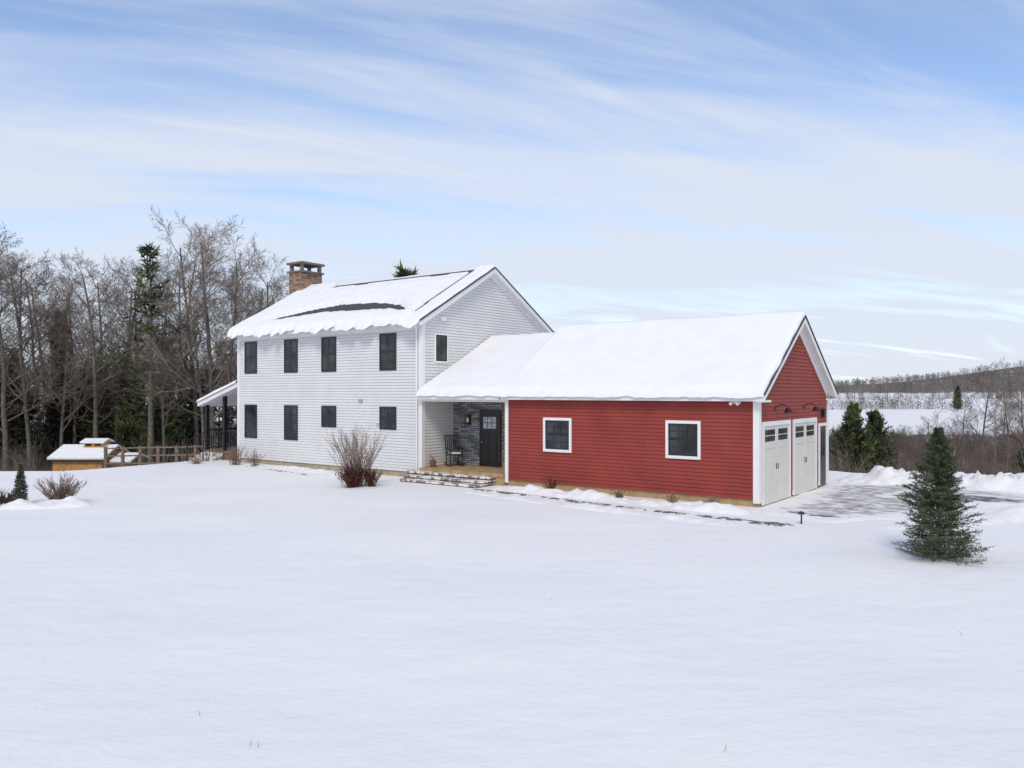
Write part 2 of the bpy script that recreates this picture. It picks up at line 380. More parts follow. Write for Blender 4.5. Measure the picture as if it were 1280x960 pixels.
def gable_roof(parent, s0, s1, t0, t1, tr, ze0, zr, ze1, name="roof"):
    mb = MB()
    def sl(sa, sb, ta, tb, za, zb, top, bot, m):
        mb.hexa([P(sa,ta,za+bot),P(sb,ta,za+bot),P(sb,tb,zb+bot),P(sa,tb,zb+bot),P(sa,ta,za+top),P(sb,ta,za+top),P(sb,tb,zb+top),P(sa,tb,zb+top)], m)
    sl(s0, s1, t0, tr, ze0, zr, 0, -.045, 0); sl(s0, s1, tr, t1, zr, ze1, 0, -.045, 0)
    r = obj(name, mb, M_shingle, parent)
    mb = MB(); k0 = (zr-ze0)/(tr-t0); k1 = (zr-ze1)/(t1-tr); e = .03
    sl(s0+e, s1-e, t0+e, tr, ze0+k0*e, zr, -.047, -.235, 0); sl(s0+e, s1-e, tr, t1-e, zr, ze1+k1*e, -.047, -.235, 0)
    obj("fascia", mb, M_trim, r)
    return r

def snow_sheet(parent, s0, s1, t0, t1, rz, th, th_fn=None, wobt=.06, seed=0, st=.14, name="roof_snow"):
    def ax(a, b):
        e = [0, .015, .05, .11]; o = [a+x for x in e]; x = a+.2
        while x < b-.2: o.append(x); x += st
        return o+[b-x for x in e[::-1]]
    A = ax(s0, s1); B = ax(t0, t1); mb = MB()
    for s in A:
        for t in B:
            e = min(s-s0, s1-s, t-t0, t1-t)
            pr = math.sqrt(max(0, 1-(1-min(1, e/.13))**2))
            h = th*pr*(1+.25*nz(s*.5, t*.5, seed)+.12*nz(s*2, t*2, seed+2))
            if th_fn: h = th_fn(s, t, h)
            f = 1-min(1, (t-t0)/.5); f2 = 1-min(1, (t1-t)/.5)
            tt = t-f*wobt*(nz(s*1.1, 0, seed)+.7*nz(s*3.1, 1, seed)+.3) + f2*wobt*nz(s*1.1, 5, seed)
            f = 1-min(1, (s-s0)/.4); ss = s-f*.04*nz(t*1.5, 3, seed)
            curl = -max(0, (t0+.12)-tt)*.6
            mb.v.append(P(ss, tt, rz(tt)+h+.004+curl))
    nb = len(B)
    for i in range(len(A)-1):
        for j in range(nb-1):
            k = i*nb+j; mb.f.append((k, k+1, k+nb+1, k+nb)); mb.m.append(0)
    return obj(name, mb, M_snowroof, parent, smooth=True, recalc=False)

# ---------- red garage with entry breezeway
GW = 6.95; GT = GW/2
garage = empty("garage", P(4.5, 3.4, 0), "red clapboard attached garage with snow covered roof and entry porch", "garage")
k = (5.72-3.24)/(GT+.3)
def grz(t): return 3.24+k*(t+.3) if t <= GT else 3.24+k*(GW+.3-t)
mb = MB()
siding(mb, Ffront(0), .22, 3.35, lambda z: (0, 9))
def grg(z):
    if z < 3.3: return (0, GW)
    d = (z-3.3)/k; return (d, GW-d)
siding(mb, Fright(0), .22, 5.75, grg)
siding(mb, Fback(GW), .22, 3.35, lambda z: (0, 9)); siding(mb, Fleft(9), .22, 5.75, grg)
obj("wall", mb, [M_red, M_redgapshade], garage, recalc=False, label="red clapboard garage wall")
obj("foundation", MB().box(.03, 8.97, .03, GW-.03, -.6, .24), M_found, garage)
F = Ffront(0); G = Fright(0)
board(garage, F, "corner_board", -.04, .14, 0, .04, .12, 3.3); board(garage, G, "corner_board", .0, .15, 0, .038, .12, 3.3); board(garage, G, "corner_board", GW-.15, GW+.03, 0, .04, .12, 3.3)
board(garage, F, "corner_board", 8.86, 9.0, 0, .04, .12, 3.3); board(garage, F, "frieze_board", .14, 8.86, 0, .032, 3.04, 3.3)
for a, b in ((0, GT), (GW, GT)):
    za, zb = grz(a)-.24, grz(b)-.24; mb = MB()
    mb.hexa([P(-.04,a,za-.17),P(0,a,za-.17),P(0,b,zb-.17),P(-.04,b,zb-.17),P(-.04,a,za),P(0,a,za),P(0,b,zb),P(-.04,b,zb)])
    obj("rake_board", mb, M_trim, garage)
r = gable_roof(garage, -.3, 9.05, -.3, GW+.3, GT, 3.24, 5.72, 3.24)
snow_sheet(r, -.26, 9.0, -.34, GW+.28, grz, .17, wobt=.04, seed=3)
obj("eave_return", MB().box(-.27, -.045, -.26, .3, 3.0, 3.06), M_trim, garage); obj("eave_return", MB().box(-.27, -.045, GW-.35, GW+.27, 3.0, 3.06), M_trim, garage)
window(garage, F, 6.81, 1.13, 1.28, 2.43, .09, M_trim, (3,2), "white framed dark double hung window")
window(garage, F, 2.29, 1.13, 1.28, 2.43, .09, M_trim, (3,2), "white framed dark double hung window")
def gdoor(t0, t1, h):
    mb = MB(); c = .1
    bx(mb, G, t0-c, t0, 0, .06, .05, h+c+.03); bx(mb, G, t1, t1+c, 0, .06, .05, h+c+.03); bx(mb, G, t0, t1, 0, .065, h, h+c+.03)
    d = MB(); bx(d, G, t0, t1, 0, .026, .03, h)
    w = t1-t0; n = 4; sh = (h-.03)/n
    for i in range(n):
        z0 = .03+i*sh
        for j in range(2):
            a = t0+j*w/2; b = a+w/2
            bx(d, G, a+.03, a+.11, .026, .042, z0+.012, z0+sh-.012); bx(d, G, b-.11, b-.03, .026, .042, z0+.012, z0+sh-.012)
            if i == 0: bx(d, G, a+.11, b-.11, .026, .041, z0+.012, z0+.10)
            if i in (2,3): bx(d, G, a+.11, b-.11, .026, .041, z0+sh-.09, z0+sh-.012)
            for q in range(1, 5):
                x = a+.11+(w/2-.22)*q/5
                if i < 3: bx(d, G, x-.006, x+.006, .026, .032, z0+.012, z0+sh-.1)
    dr = obj("garage_door", d, M_cream, garage, label="cream carriage style garage door")
    obj("frame", mb, M_trim, dr)
    z0 = .03+3*sh+.10; z1 = .03+4*sh-.10
    for j in range(2):
        a = t0+j*w/2+.14; b = t0+(j+1)*w/2-.14; p = MB()
        for q in range(4):
            x0 = a+(b-a)*q/4+.015; x1 = a+(b-a)*(q+1)/4-.015
            for rr in range(2):
                y0 = z0+(z1-z0)*rr/2+.015; y1 = z0+(z1-z0)*(rr+1)/2-.015
                bx(p, G, x0, x1, .02, .034, y0, y1)
        obj("glass_pane", p, M_glass, dr)
    for dx in (-.08, .08): obj("handle", bx(MB(), G, (t0+t1)/2+dx-.012, (t0+t1)/2+dx+.012, .02, .06, 1.0, 1.16), M_black, dr)
gdoor(.32, 2.62, 2.30); gdoor(3.12, 5.40, 2.30)
dr = obj("door", bx(MB(), G, 5.88, 6.62, 0, .036, .1, 2.12), M_black, garage, label="dark side entry door")
m2 = MB(); bx(m2, G, 5.78, 5.88, 0, .06, .1, 2.22); bx(m2, G, 6.62, 6.72, 0, .06, .1, 2.22); bx(m2, G, 5.88, 6.62, 0, .06, 2.12, 2.22); obj("frame", m2, M_trim, dr)
obj("glass_pane", bx(MB(), G, 6.02, 6.48, .036, .042, 1.1, 1.95), M_glass, dr)
m2 = MB(); m2.tube(G(5.95,.036,1.05), G(5.95,.1,1.05), .02, .03, 8, cap=True); obj("handle", m2, M_black, dr)
for t in (1.35, 4.15):
    m2 = MB()
    pts = [G(t,0,2.78), G(t,.12,2.90), G(t,.28,2.92), G(t,.38,2.86), G(t,.40,2.80)]
    m2.path(pts, [.016]*5, 6); m2.tube(G(t,.0,2.78), G(t,.04,2.78), .05, .05, 10, cap=True)
    lp = obj("barn_lamp", m2, M_black, garage)
    m2 = MB(); m2.tube(G(t,.40,2.82), G(t,.42,2.70), .05, .14, 14); m2.tube(G(t,.42,2.70), G(t,.42,2.68), .14, .145, 14); obj("lamp_shade", m2, M_black, lp)
m2 = MB(); bx(m2, G, 6.15, 6.30, 0, .13, 2.42, 2.68); bx(m2, G, 6.12, 6.33, 0, .16, 2.681, 2.71); obj("lantern", m2, M_black, garage)
m2 = MB(); bx(m2, F, .5,.8,.0,.06,2.95,3.03); m2.tube(P(.55,-.05,2.99), P(.55,-.18,2.95), .03, .05, 8, cap=True); m2.tube(P(.75,-.05,2.99), P(.75,-.18,2.95), .03, .05, 8, cap=True)
obj("flood_lamp", m2, M_trim, garage)

# breezeway
BR = 4.2
def brz(t): return 3.24+.50*(t+.3) if t <= BR else 3.24+.50*(BR+.3)-.6*(t-BR)
zr = brz(BR)
r2 = gable_roof(garage, 9.06, 13.0, -.3, 7.6, BR, 3.24, zr, brz(7.6))
snow_sheet(r2, 8.8, 12.99, -.34, 7.6, brz, .17, wobt=.04, seed=3)
mb = MB(); siding(mb, Fback(7.1), .3, 3.8, lambda z: (9.0, 13.0)); obj("wall", mb, [M_white, M_gapshade], garage, recalc=False)
obj("porch_ceiling", MB().box(9.03, 12.96, .142, 1.78, 3.04, 3.1), M_trim, garage); obj("porch_beam", MB().box(9.03, 12.96, -.01, .14, 2.93, 3.16), M_trim, garage)
obj("stone_wall", MB().box(9.03, 12.97, 1.8, 2.0, .3, 3.2), M_stone, garage, label="grey ledge stone entry wall")
obj("stone_veneer", MB().box(9.04, 10.5, 1.77, 1.799, .42, 3.03), M_cobble, garage)
obj("deck_skirt", MB().box(9.03, 13.1, -.12, 1.79, -.2, .30), M_found, garage); obj("porch_deck", MB().box(9.03, 12.98, -.16, 1.79, .303, .42), M_found, garage, label="wooden porch deck")
PD = Ffront(1.8)
dr = obj("door", bx(MB(), PD, 10.67, 11.53, .0, .04, .44, 2.50), M_black, garage, label="black front door with six small panes")
for a0, a1, z0, z1 in ((10.77,11.07,.55,1.75),(11.13,11.43,.55,1.75)): obj("door_panel", bx(MB(), PD, a0, a1, .04, .05, z0, z1), M_black, dr)
m2 = MB()
for i in range(3):
    for j in range(2): bx(m2, PD, 10.79+i*.215, 10.98+i*.215, .04, .046, 1.88+j*.24, 2.09+j*.24)
mgl = mat("door_glass", (.50,.55,.60), (.30,.33,.35), 6, .15)
obj("glass_pane", m2, mgl, dr)
m2 = MB(); m2.tube(PD(11.45,.04,1.35), PD(11.45,.1,1.35), .02, .03, 8, cap=True); obj("handle", m2, mat("brass", (.5,.4,.2), None, 3, .3, metallic=1), dr)
m2 = MB(); bx(m2, PD, 10.57,10.67,0,.05,.44,2.6); bx(m2, PD, 11.53,11.60,0,.05,.44,2.6); bx(m2, PD, 10.67,11.53,0,.05,2.5,2.6); obj("frame", m2, M_black, dr)
mb = MB(); bx(mb, PD, 12.08, 12.18, 0, .03, 2.05, 2.35); bx(mb, PD, 12.03,12.23,.03,.2,2.36,2.39); bx(mb, PD, 12.03,12.23,.03,.2,2.02,2.05)
for a in (12.035,12.215):
    for o in (.035,.19): bx(mb, PD, a, a+.012, o, o+.012, 2.05, 2.36)
sc = obj("wall_lantern", mb, M_black, garage)
me_ = bpy.data.materials.new("lamp_glow"); me_.use_nodes = True; bb = me_.node_tree.nodes["Principled BSDF"]; bb.inputs["Emission Color"].default_value = (1,.5,.2,1); bb.inputs["Emission Strength"].default_value = .35; bb.inputs["Base Color"].default_value = (.8,.45,.2,1)
mb = MB(); mb.tube(PD(12.13,.11,2.12), PD(12.13,.11,2.28), .04, .035, 10, cap=True); obj("bulb", mb, me_, sc)
for i, (z, t) in enumerate(((.31,-.50),(.20,-.88),(.10,-1.3))):
    obj("riser", MB().box(9.35, 13.33-.2*i, t+.05, -.17, -.2, z-.062), M_riser, garage)
    obj("step", MB().box(9.33, 13.35-.2*i, t, -.165, z-.06, z), M_steps, garage, label="granite step dusted with snow")

# ---------- white house
HS0, HS1, HW = 13.0, 24.7, 8.4; HR = 4.2
house = empty("farmhouse", P(18.8, 4.2, 0), "two storey white clapboard farmhouse with snowy gable roof", "house")
hk = (8.55-6.02)/(HR+.35)
def hrz(t): return 6.02+hk*(t+.35) if t <= HR else 6.02+hk*(HW+.35-t)
mb = MB()
siding(mb, Ffront(0), .22, 6.15, lambda z: (HS0, HS1))
def hrg(z):
    if z < 6.05: return (0, HW)
    d = (z-6.05)/hk; return (d, HW-d)
siding(mb, Fright(HS0), .22, 8.55, hrg); siding(mb, Fleft(HS1), .22, 8.55, hrg); siding(mb, Fback(HW), .22, 6.1, lambda z: (HS0, HS1))
obj("wall", mb, [M_white, M_gapshade], house, recalc=False, label="white clapboard wall")
obj("foundation", MB().box(HS0+.03, HS1-.03, .03, HW-.03, -.8, .24), M_found2, house)
FH = Ffront(0); GH = Fright(HS0)
board(house, FH, "corner_board", HS0-.04, HS0+.14, 0, .04, .15, 5.9); board(house, GH, "corner_board", 0, .15, 0, .038, .15, 5.9); board(house, FH, "corner_board", HS1-.14, HS1+.03, 0, .04, .15, 5.9)
board(house, FH, "frieze_board", HS0+.14, HS1-.14, 0, .034, 5.70, 6.0); board(house, GH, "corner_board", HW-.15, HW, 0, .04, .2, 5.9)
for a, b in ((0, HR), (HW, HR)):
    za, zb = hrz(a)-.24, hrz(b)-.24; mb = MB()
    mb.hexa([P(HS0-.045,a,za-.15),P(HS0,a,za-.15),P(HS0,b,zb-.15),P(HS0-.045,b,zb-.15),P(HS0-.045,a,za),P(HS0,a,za),P(HS0,b,zb),P(HS0-.045,b,zb)])
    obj("rake_board", mb, M_trim, house)
hr = gable_roof(house, HS0-.3, HS1+.3, -.35, HW+.35, HR, 6.02, 8.55, 6.02)
def hth(s, t, h):
    if t < HR:
        f = (s-14.1)/(23.6-14.1)
        if 0 < f < 1:
            sf = math.sin(f*math.pi)
            lo_ = .42+.42*sf+.10*nz(s*1.2, 0, 9)+.05*nz(s*4, 0, 3)
            hi_ = lo_+.92*sf**.55+.05*nz(s*1.1, 4, 9)
            if lo_ < t < hi_: return -.04
            if t <= lo_: h *= .5+.5*min(1, (lo_-t)/.5)
            if t >= hi_ and t < hi_+.12: h *= .85
        gs = 13.70+.06*nz(t, 1, 2)+.03*t
        if abs(s-gs) < .15 and t > .25: return -.04
        if s < gs: h *= .42
        if 13.7 < s < 22.8:
            h *= 1-.75*sm((t-(HR-1.3))/.9)
            if t > HR-.30+.12*nz(s*.8, 0, 6)+.05*nz(s*3, 0, 6): return -.04 if t < HR-.03 else .0
    elif t < HR+.15 and 13.7 < s < 22.8: return .0
    return h
snow_sheet(hr, HS0-.22, HS1+.27, -.44, HW+.32, hrz, .21, hth, wobt=.2, seed=8, st=.075)
for c in (23.7, 20.8, 18.3, 14.8): window(house, FH, c, .92, 4.14, 5.6, 0, None, (2,2), "black framed double hung window")
for c, z0 in ((23.7,1.18),(20.8,1.18),(18.3,1.81),(14.8,1.81)): window(house, FH, c, .92, z0, 2.71, 0, None, (2,2) if z0 < 1.5 else (2,1), "black framed double hung window")
window(house, GH, 1.08, .78, 4.43, 5.58, .06, M_trim, (2,1), "black double hung window with white casing")
obj("vent", bx(MB(), GH, 1.0, 1.3, 0, .1, 6.08, 6.24), M_trim, house)
obj("vent", bx(MB(), FH, 16.25,16.45,0,.07,2.88,3.0), mat("vent_grey",(.4,.4,.4)), house)
mb = MB(); bx(mb, FH, 15.25,15.4,0,.05,2.05,2.15) ; mb.tube(P(15.3,-.04,2.1),P(15.35,-.15,2.05),.03,.05,8,cap=True); obj("flood_lamp", mb, M_trim, house)
mb = MB(); mb.path([P(13.05,-.32,5.85),P(13.2,-.08,5.6),P(13.2,-.08,.3)], [.04,.04,.04], 8); obj("downspout", mb, M_trim, house)
ch = obj("chimney", MB().box(24.55, 25.55, 3.55, 4.85, 0, 9.34), M_brick, hr, label="brick chimney with open stone cap")
for s in (24.57, 25.38):
    for t in (3.57, 4.68): obj("chimney_pier", MB().box(s, s+.15, t, t+.15, 9.42, 9.76), M_brick, ch)
mcap = mat("stone_cap",(.20,.18,.16),(.12,.10,.085),6)
obj("chimney_shelf", MB().box(24.47, 25.63, 3.47, 4.93, 9.341, 9.42), mcap, ch); obj("chimney_cap", MB().box(24.45, 25.65, 3.45, 4.95, 9.761, 9.86), mcap, ch)
obj("cap_snow", MB().box(24.5, 25.6, 3.5, 4.9, 9.861, 9.89), M_snowroof, ch)

# side porch on the far gable
s0, s1 = 24.75, 28.0
def srf(s): return 3.72-(s-s0)*.29
mb = MB()
mb.hexa([P(s0,-.05,srf(s0)-.2),P(s1,-.05,srf(s1)-.2),P(s1,6.5,srf(s1)-.2),P(s0,6.5,srf(s0)-.2),P(s0,-.05,srf(s0)),P(s1,-.05,srf(s1)),P(s1,6.5,srf(s1)),P(s0,6.5,srf(s0))])
pr = obj("porch_roof", mb, M_trim, house)
mb = MB()
A = [s0, s0+.05]+[s0+.3*i for i in range(1, 11)]+[s1-.02, s1+.05]; B = [-.12,-.09,-.03]+[.25*i for i in range(1, 26)]+[6.5]
for s in A:
    for t in B:
        e = min(s1+.05-s, t+.12); h = .17*math.sqrt(max(0, 1-(1-min(1, e/.15))**2))*(1+.2*nz(s, t, 2)); mb.v.append(P(s, t, srf(min(s,s1))+h))
for i in range(len(A)-1):
    for j in range(len(B)-1):
        k_ = i*len(B)+j; mb.f.append((k_, k_+1, k_+len(B)+1, k_+len(B))); mb.m.append(0)
obj("roof_snow", mb, M_snowroof, pr, smooth=True, recalc=False)
obj("porch_deck", MB().box(24.73, 28.0, .3, 6.5, .32, .45), M_wood, house); obj("deck_skirt", MB().box(24.8, 27.95, .35, 6.4, -1.0, .31), M_wood, house)
for s, t in ((27.8,.35),(26.3,.35),(24.95,.35),(27.8,3.3),(27.8,6.2)): obj("porch_post", MB().box(s-.08, s+.08, t-.08, t+.08, .45, srf(s)-.2), M_black, house)
def rail(mb, a, b, z0=.55, z1=1.42, n=12):
    for z in (z0, z1):
        mb.hexa([P(a[0],a[1]-.03,z-.03),P(b[0],b[1]-.03,z-.03),P(b[0]+.001,b[1]+.03,z-.03),P(a[0]+.001,a[1]+.03,z-.03),P(a[0],a[1]-.03,z+.03),P(b[0],b[1]-.03,z+.03),P(b[0]+.001,b[1]+.03,z+.03),P(a[0]+.001,a[1]+.03,z+.03)])
    for i in range(1, n):
        f = i/n; s = a[0]+(b[0]-a[0])*f; t = a[1]+(b[1]-a[1])*f; mb.box(s-.018, s+.018, t-.018, t+.018, z0, z1)
    return mb
obj("railing", rail(MB(), (26.38,.35), (24.85,.35)), M_black, house, label="black porch railing"); obj("railing", rail(MB(), (27.8,.45), (27.86,6.2), n=44), M_black, house)
obj("porch_wall_shade", MB().box(24.735, 24.76, .5, 6.2, .46, 3.3), mat("painted_wall_shade",(.12,.12,.12)), house)  # dark sheet over the white gable, painting the shade under the porch roof
for i in range(3): obj("porch_step", MB().box(26.4, 27.75, .3-.32*(i+1), .3-.32*i-.003, -.5, .34-.12*i), M_steps, house)
for s in (26.4, 27.75):
    mb = MB(); mb.tube(P(s,.3,1.35), P(s,-.75,.95), .025, .025, 6); mb.tube(P(s,-.75,-.2), P(s,-.75,.95), .035, .035, 6)
    for i in range(1,6): mb.tube(P(s,.3-.18*i,1.33-.07*i), P(s,.3-.18*i,.3-.05*i), .012, .012, 4)
    obj("handrail", mb, M_black, house)

# ------------------------------------------------------------------ rocking chair
def world_chair():
    c = Vector(P(12.35, 1.15, .423)); e = empty("rocking_chair", c, "black wooden rocking chair with pale cushion on the porch", "chair")
    ang = math.radians(-65)
    def T(x, y, z): return (c.x+x*math.cos(ang)-y*math.sin(ang), c.y+x*math.sin(ang)+y*math.cos(ang), c.z+z)
    def ob(name, segs, r, m=M_black):
        mb = MB()
        for a, b in segs: mb.tube(T(*a), T(*b), r, r, 6, cap=True)
        return obj(name, mb, m, e)
    for y in (-.25, .25):
        pts = [(-.45+.1*i, y, .02+.10*((i-4.5)/4.5)**2) for i in range(10)]
        ob("rocker", list(zip(pts, pts[1:])), .022)
        ob("leg", [((.22,y,.06),(.2,y,.66))], .022); ob("leg", [((-.24,y,.07),(-.26,y,.45)),((-.26,y,.45),(-.42,y,1.18))], .022)
        ob("armrest", [((-.32,y*1.08,.68),(.26,y*1.08,.66))], .03)
    ob("backrest", [((-.27,y,.48),(-.41,y,1.14)) for y in (-.17,-.085,0,.085,.17)]+[((-.42,-.26,1.16),(-.42,.26,1.16)),((-.27,-.25,.5),(-.27,.25,.5))], .018)
    mb = MB(); mb.hexa([T(-.27,-.25,.42),T(.24,-.26,.44),T(.24,.26,.44),T(-.27,.25,.42),T(-.27,-.25,.46),T(.24,-.26,.48),T(.24,.26,.48),T(-.27,.25,.46)]); obj("seat", mb, M_black, e)
    mb = MB(); mb.hexa([T(-.24,-.2,.462),T(.2,-.2,.482),T(.2,.2,.482),T(-.24,.2,.462),T(-.22,-.17,.53),T(.17,-.17,.54),T(.17,.17,.54),T(-.22,.17,.53)]); obj("cushion", mb, M_cream, e)
world_chair()
c = P(12.75, .35, .423); e = empty("flower_pot", c, "small dark clay pot with dried plant on the porch", "pot")
mb = MB(); mb.tube(c, (c[0],c[1],c[2]+.24), .09, .13, 12, cap=True); obj("pot", mb, mat("clay",(.2,.09,.05)), e)
mb = MB()
for i in range(40):
    a = R.uniform(0, 6.28); l = R.uniform(.1,.25); mb.tube((c[0],c[1],c[2]+.24), (c[0]+l*.6*math.cos(a), c[1]+l*.6*math.sin(a), c[2]+.24+l), .006, .003, 3)
obj("plant", mb, M_tan, e, recalc=False)

# ------------------------------------------------------------------ vegetation generators
def bare_tree(h, seed, spread=.34, first=.3, n0=16, n1=8, n2=6, n3=4, r0=None, up=.35):
    rr = random.Random(seed); T = MB(); C = MB(); r0 = r0 or h*.0105
    def grow(p, d, L, r, lvl):
        ns = (8, 4, 3, 2, 1)[lvl]; pts = [Vector(p)]; dirs = [d]
        for i in range(ns):
            w = (.06, .17, .24, .27, .2)[lvl]
            d = (d+Vector((rr.uniform(-w,w), rr.uniform(-w,w), rr.uniform(-w,w)+(.0 if lvl == 0 else .09)))).normalized()
            pts.append(pts[-1]+d*L/ns); dirs.append(d)
        end = .22 if lvl < 3 else .5
        rs = [r*(1-(1-end)*i/ns) for i in range(ns+1)]
        (T if lvl == 0 else C).path(pts, rs, (7, 5, 3, 3, 3)[lvl])
        nc = (n0, n1, n2, n3, 0)[lvl]
        for i in range(nc):
            f = (first+(1-first)*(i+rr.random())/nc) if lvl == 0 else (.2+.8*(i+rr.random())/nc)
            f = min(f, .995); q = f*ns; a = int(q); b = pts[a].lerp(pts[a+1], q-a)
            dd = dirs[min(a+1, ns)]
            az = rr.uniform(0, 2*math.pi)
            o = dd.orthogonal().normalized(); o = Matrix.Rotation(az, 3, dd) @ o
            sp = rr.uniform(.55, 1.0) if lvl else rr.uniform(.6, 1.1)*(1.25-.5*f)
            nd = (dd*(up+.45)+o*sp).normalized() if lvl else (Vector((0,0,1))*(up+.25)+o*sp).normalized()
            nl = (h*spread*(1.12-.75*f) if lvl == 0 else L*rr.uniform(.38, .62)*(1.1-.4*f))
            nr = max((.013, .013, .0115, .0095)[lvl], rs[a]*(.45 if lvl == 0 else .5))
            grow(b, nd, nl, nr, lvl+1)
    grow((0,0,0), Vector((0,0,1)), h*.96, r0, 0)
    return T, C

def conifer(h, r, seed, nb=90, tw=9, nd=8, nl=.5, nw=.12, first=.1, irregular=.25, power=.85, droop=-.15, gap=0.0):
    rr = random.Random(seed); T = MB(); C = MB()
    T.path([(0,0,0),(.01*h*rr.uniform(-1,1),.0,h*.5),(0,0,h*.99)], [h*.016, h*.01, h*.002], 6)
    for i in range(nb):
        f = first+(1-first)*((i+rr.random())/nb)**.92
        z = h*f
        if gap and nz(z*1.3, seed) > gap: continue
        az = i*2.39996+rr.uniform(-.4,.4)
        lobes = 1+irregular*nz(math.cos(az)*1.3+seed, math.sin(az)*1.3, z*3/h)*2
        L = max(r*.08, r*max(.02,(1-(f-first)/(1-first)))**power*rr.uniform(1-irregular,1.05)*lobes)
        el = droop+.75*f**2+rr.uniform(-.1,.12)
        d = Vector((math.cos(az)*math.cos(el), math.sin(az)*math.cos(el), math.sin(el)))
        p0 = Vector((0,0,z)); pts = [p0]
        for k_ in range(3):
            pts.append(pts[-1]+d*L/3); d = (d+Vector((0,0,.12))).normalized()
        C.path(pts, [h*.003+L*.006, L*.006, L*.004, L*.002], 3, 1)
        side = d.cross(Vector((0,0,1))).normalized()
        n = max(3, int(tw*(.35+.65*L/r)))
        for j in range(n):
            g_ = .12+.88*(j+rr.random())/n; q = g_*3; a = min(2, int(q)); b = pts[a].lerp(pts[a+1], q-a)
            dd = (pts[a+1]-pts[a]).normalized(); sgn = 1 if j % 2 else -1
            td = (dd*.7+side*sgn*rr.uniform(.5,1.0)+Vector((0,0,rr.uniform(-.3,.25)))).normalized()
            tl = L*.42*(1.05-.65*g_)*rr.uniform(.7,1.2)+nl*.5
            for m_ in range(nd):
                e_ = (m_+rr.random())/nd; c = b+td*tl*e_
                x = Vector((rr.gauss(0,1), rr.gauss(0,1), rr.gauss(0,1)+.3)).normalized()
                x = (x*.8+td*.8).normalized()*nl*rr.uniform(.7,1.2)
                y = x.cross(Vector((rr.gauss(0,1),rr.gauss(0,1),rr.gauss(0,1)))).normalized()*nw
                C.face([c-y*.5, c+y*.5, c+x], 0)
    return T, C

def plant_tree(kind, x, y, T, C, mt, mc, label, category, group=None, rot=0, sc=1.0, z=None):
    z = hg(x, y)-.1 if z is None else z
    e = empty(kind, (x, y, z), label, category, group)
    e.rotation_euler = (0, 0, rot); e.scale = (sc, sc, sc)
    t = obj("trunk", T, mt, recalc=False, smooth=True, origin=(0,0,0)); c = obj("crown", C, mc, recalc=False, origin=(0,0,0))
    for o in (t, c): o.parent = e; o.location = (0,0,0)
    return e, t, c
def copy_tree(src, x, y, rot, sx, sz, label=None, z=None, group=None):
    out = []
    for o in src:
        n = o.copy(); scene.collection.objects.link(n); out.append(n)
    out[0].location = (x, y, hg(x, y)-.1 if z is None else z); out[0].rotation_euler = (0,0,rot); out[0].scale = (sx, sx, sz)
    if label: out[0]["label"] = label
    if group: out[0]["group"] = group
    for n in out[1:]: n.parent = out[0]
    return out

T, C = conifer(2.6, .84, 5, nb=330, tw=16, nd=12, nl=.064, nw=.014, first=.03, irregular=.36, power=.75, droop=-.02)
plant_tree("spruce_tree", 8.4, 15.75, T, C, M_bark, [M_needle, M_bark], "young dark green spruce tree standing in the snow", "tree", z=-.08)
Bv = [plant_tree("bare_tree", 0, 0, *bare_tree(20, 11+i, spread=.31+.03*(i % 3), first=.26+.05*(i % 2)), M_bark, M_twig, "tall leafless grey tree at the wood edge", "tree", "leafless trees at the wood edge") for i in range(6)]
Cv = [plant_tree("pine_tree", 0, 0, *conifer(20, 2.7, 31+i, nb=(62,80,80)[i], tw=8, nd=6, nl=.65, nw=.17, first=(.42,.4,.3)[i], irregular=.75, power=.45, gap=.12), M_bark, [M_pine, M_bark], "tall dark pine with ragged crown", "tree", "pines at the wood edge") for i in range(3)]
Dv = [plant_tree("fir_tree", 0, 0, *conifer(14, 3.0, 51+i, nb=150, tw=10, nd=7, nl=.6, nw=.2, first=.04, irregular=.45, power=.8), M_bark, [M_pinedark, M_bark], "dark green fir at the wood edge", "tree", "firs at the wood edge") for i in range(2)]
Ev = [plant_tree("pine_tree", 0, 0, *conifer(8, 2.9, 81+i, nb=150, tw=11, nd=8, nl=.42, nw=.13, first=.04, irregular=.5, power=.5, droop=.1), M_bark, [M_pine, M_bark], "bushy olive green pine", "tree", "bushy pines") for i in range(2)]
used = {}
def place(kind, var, px, ytop, Y, wide=1.0, label=None, group=None):
    x = (px-640)/1000*Y; gz = hg(x, Y)-.1; top = 3.29+(490-ytop)*Y/1000
    H = top-gz; src, h0 = {"b": (Bv, 20), "c": (Cv, 20.6), "d": (Dv, 14.6), "e": (Ev, 8.5)}[kind]
    s = src[var % len(src)]; sz = H/h0; key = (kind, var % len(src)); rot = R.uniform(0, 6.28)
    if key not in used:
        used[key] = 1; e = s[0]; e.location = (x, Y, gz); e.rotation_euler = (0,0,rot); e.scale = (sz*wide, sz*wide, sz)
        if label: e["label"] = label
        if group: e["group"] = group
    else: copy_tree(s, x, Y, rot, sz*wide, sz, label, gz, group)
for i, (px, yt, Y, w) in enumerate([(8,298,62,1.2),(38,332,66,1.1),(62,350,72,1.1),(118,332,66,1.3),(142,328,68,1.2),(160,350,75,1.1),(222,330,70,1.0),(268,284,60,1.15),(246,300,66,1.1),(300,338,62,1.0),(320,352,70,1.1),(344,342,68,1.1),
        (-20,310,64,1.1),(95,345,70,1.1),(285,318,72,1.1),(205,345,62,.9),(25,318,76,1.1),(178,350,82,1.1),(352,358,76,1.1),(52,340,80,1.1),(130,345,84,1.1),(232,318,80,1.1),(312,345,82,1.1),(75,360,66,1.0),(192,370,68,1.1),(-8,330,72,1.1),(255,340,62,.9),(332,365,64,1.0)]):
    place("b", i, px, yt, Y, w)
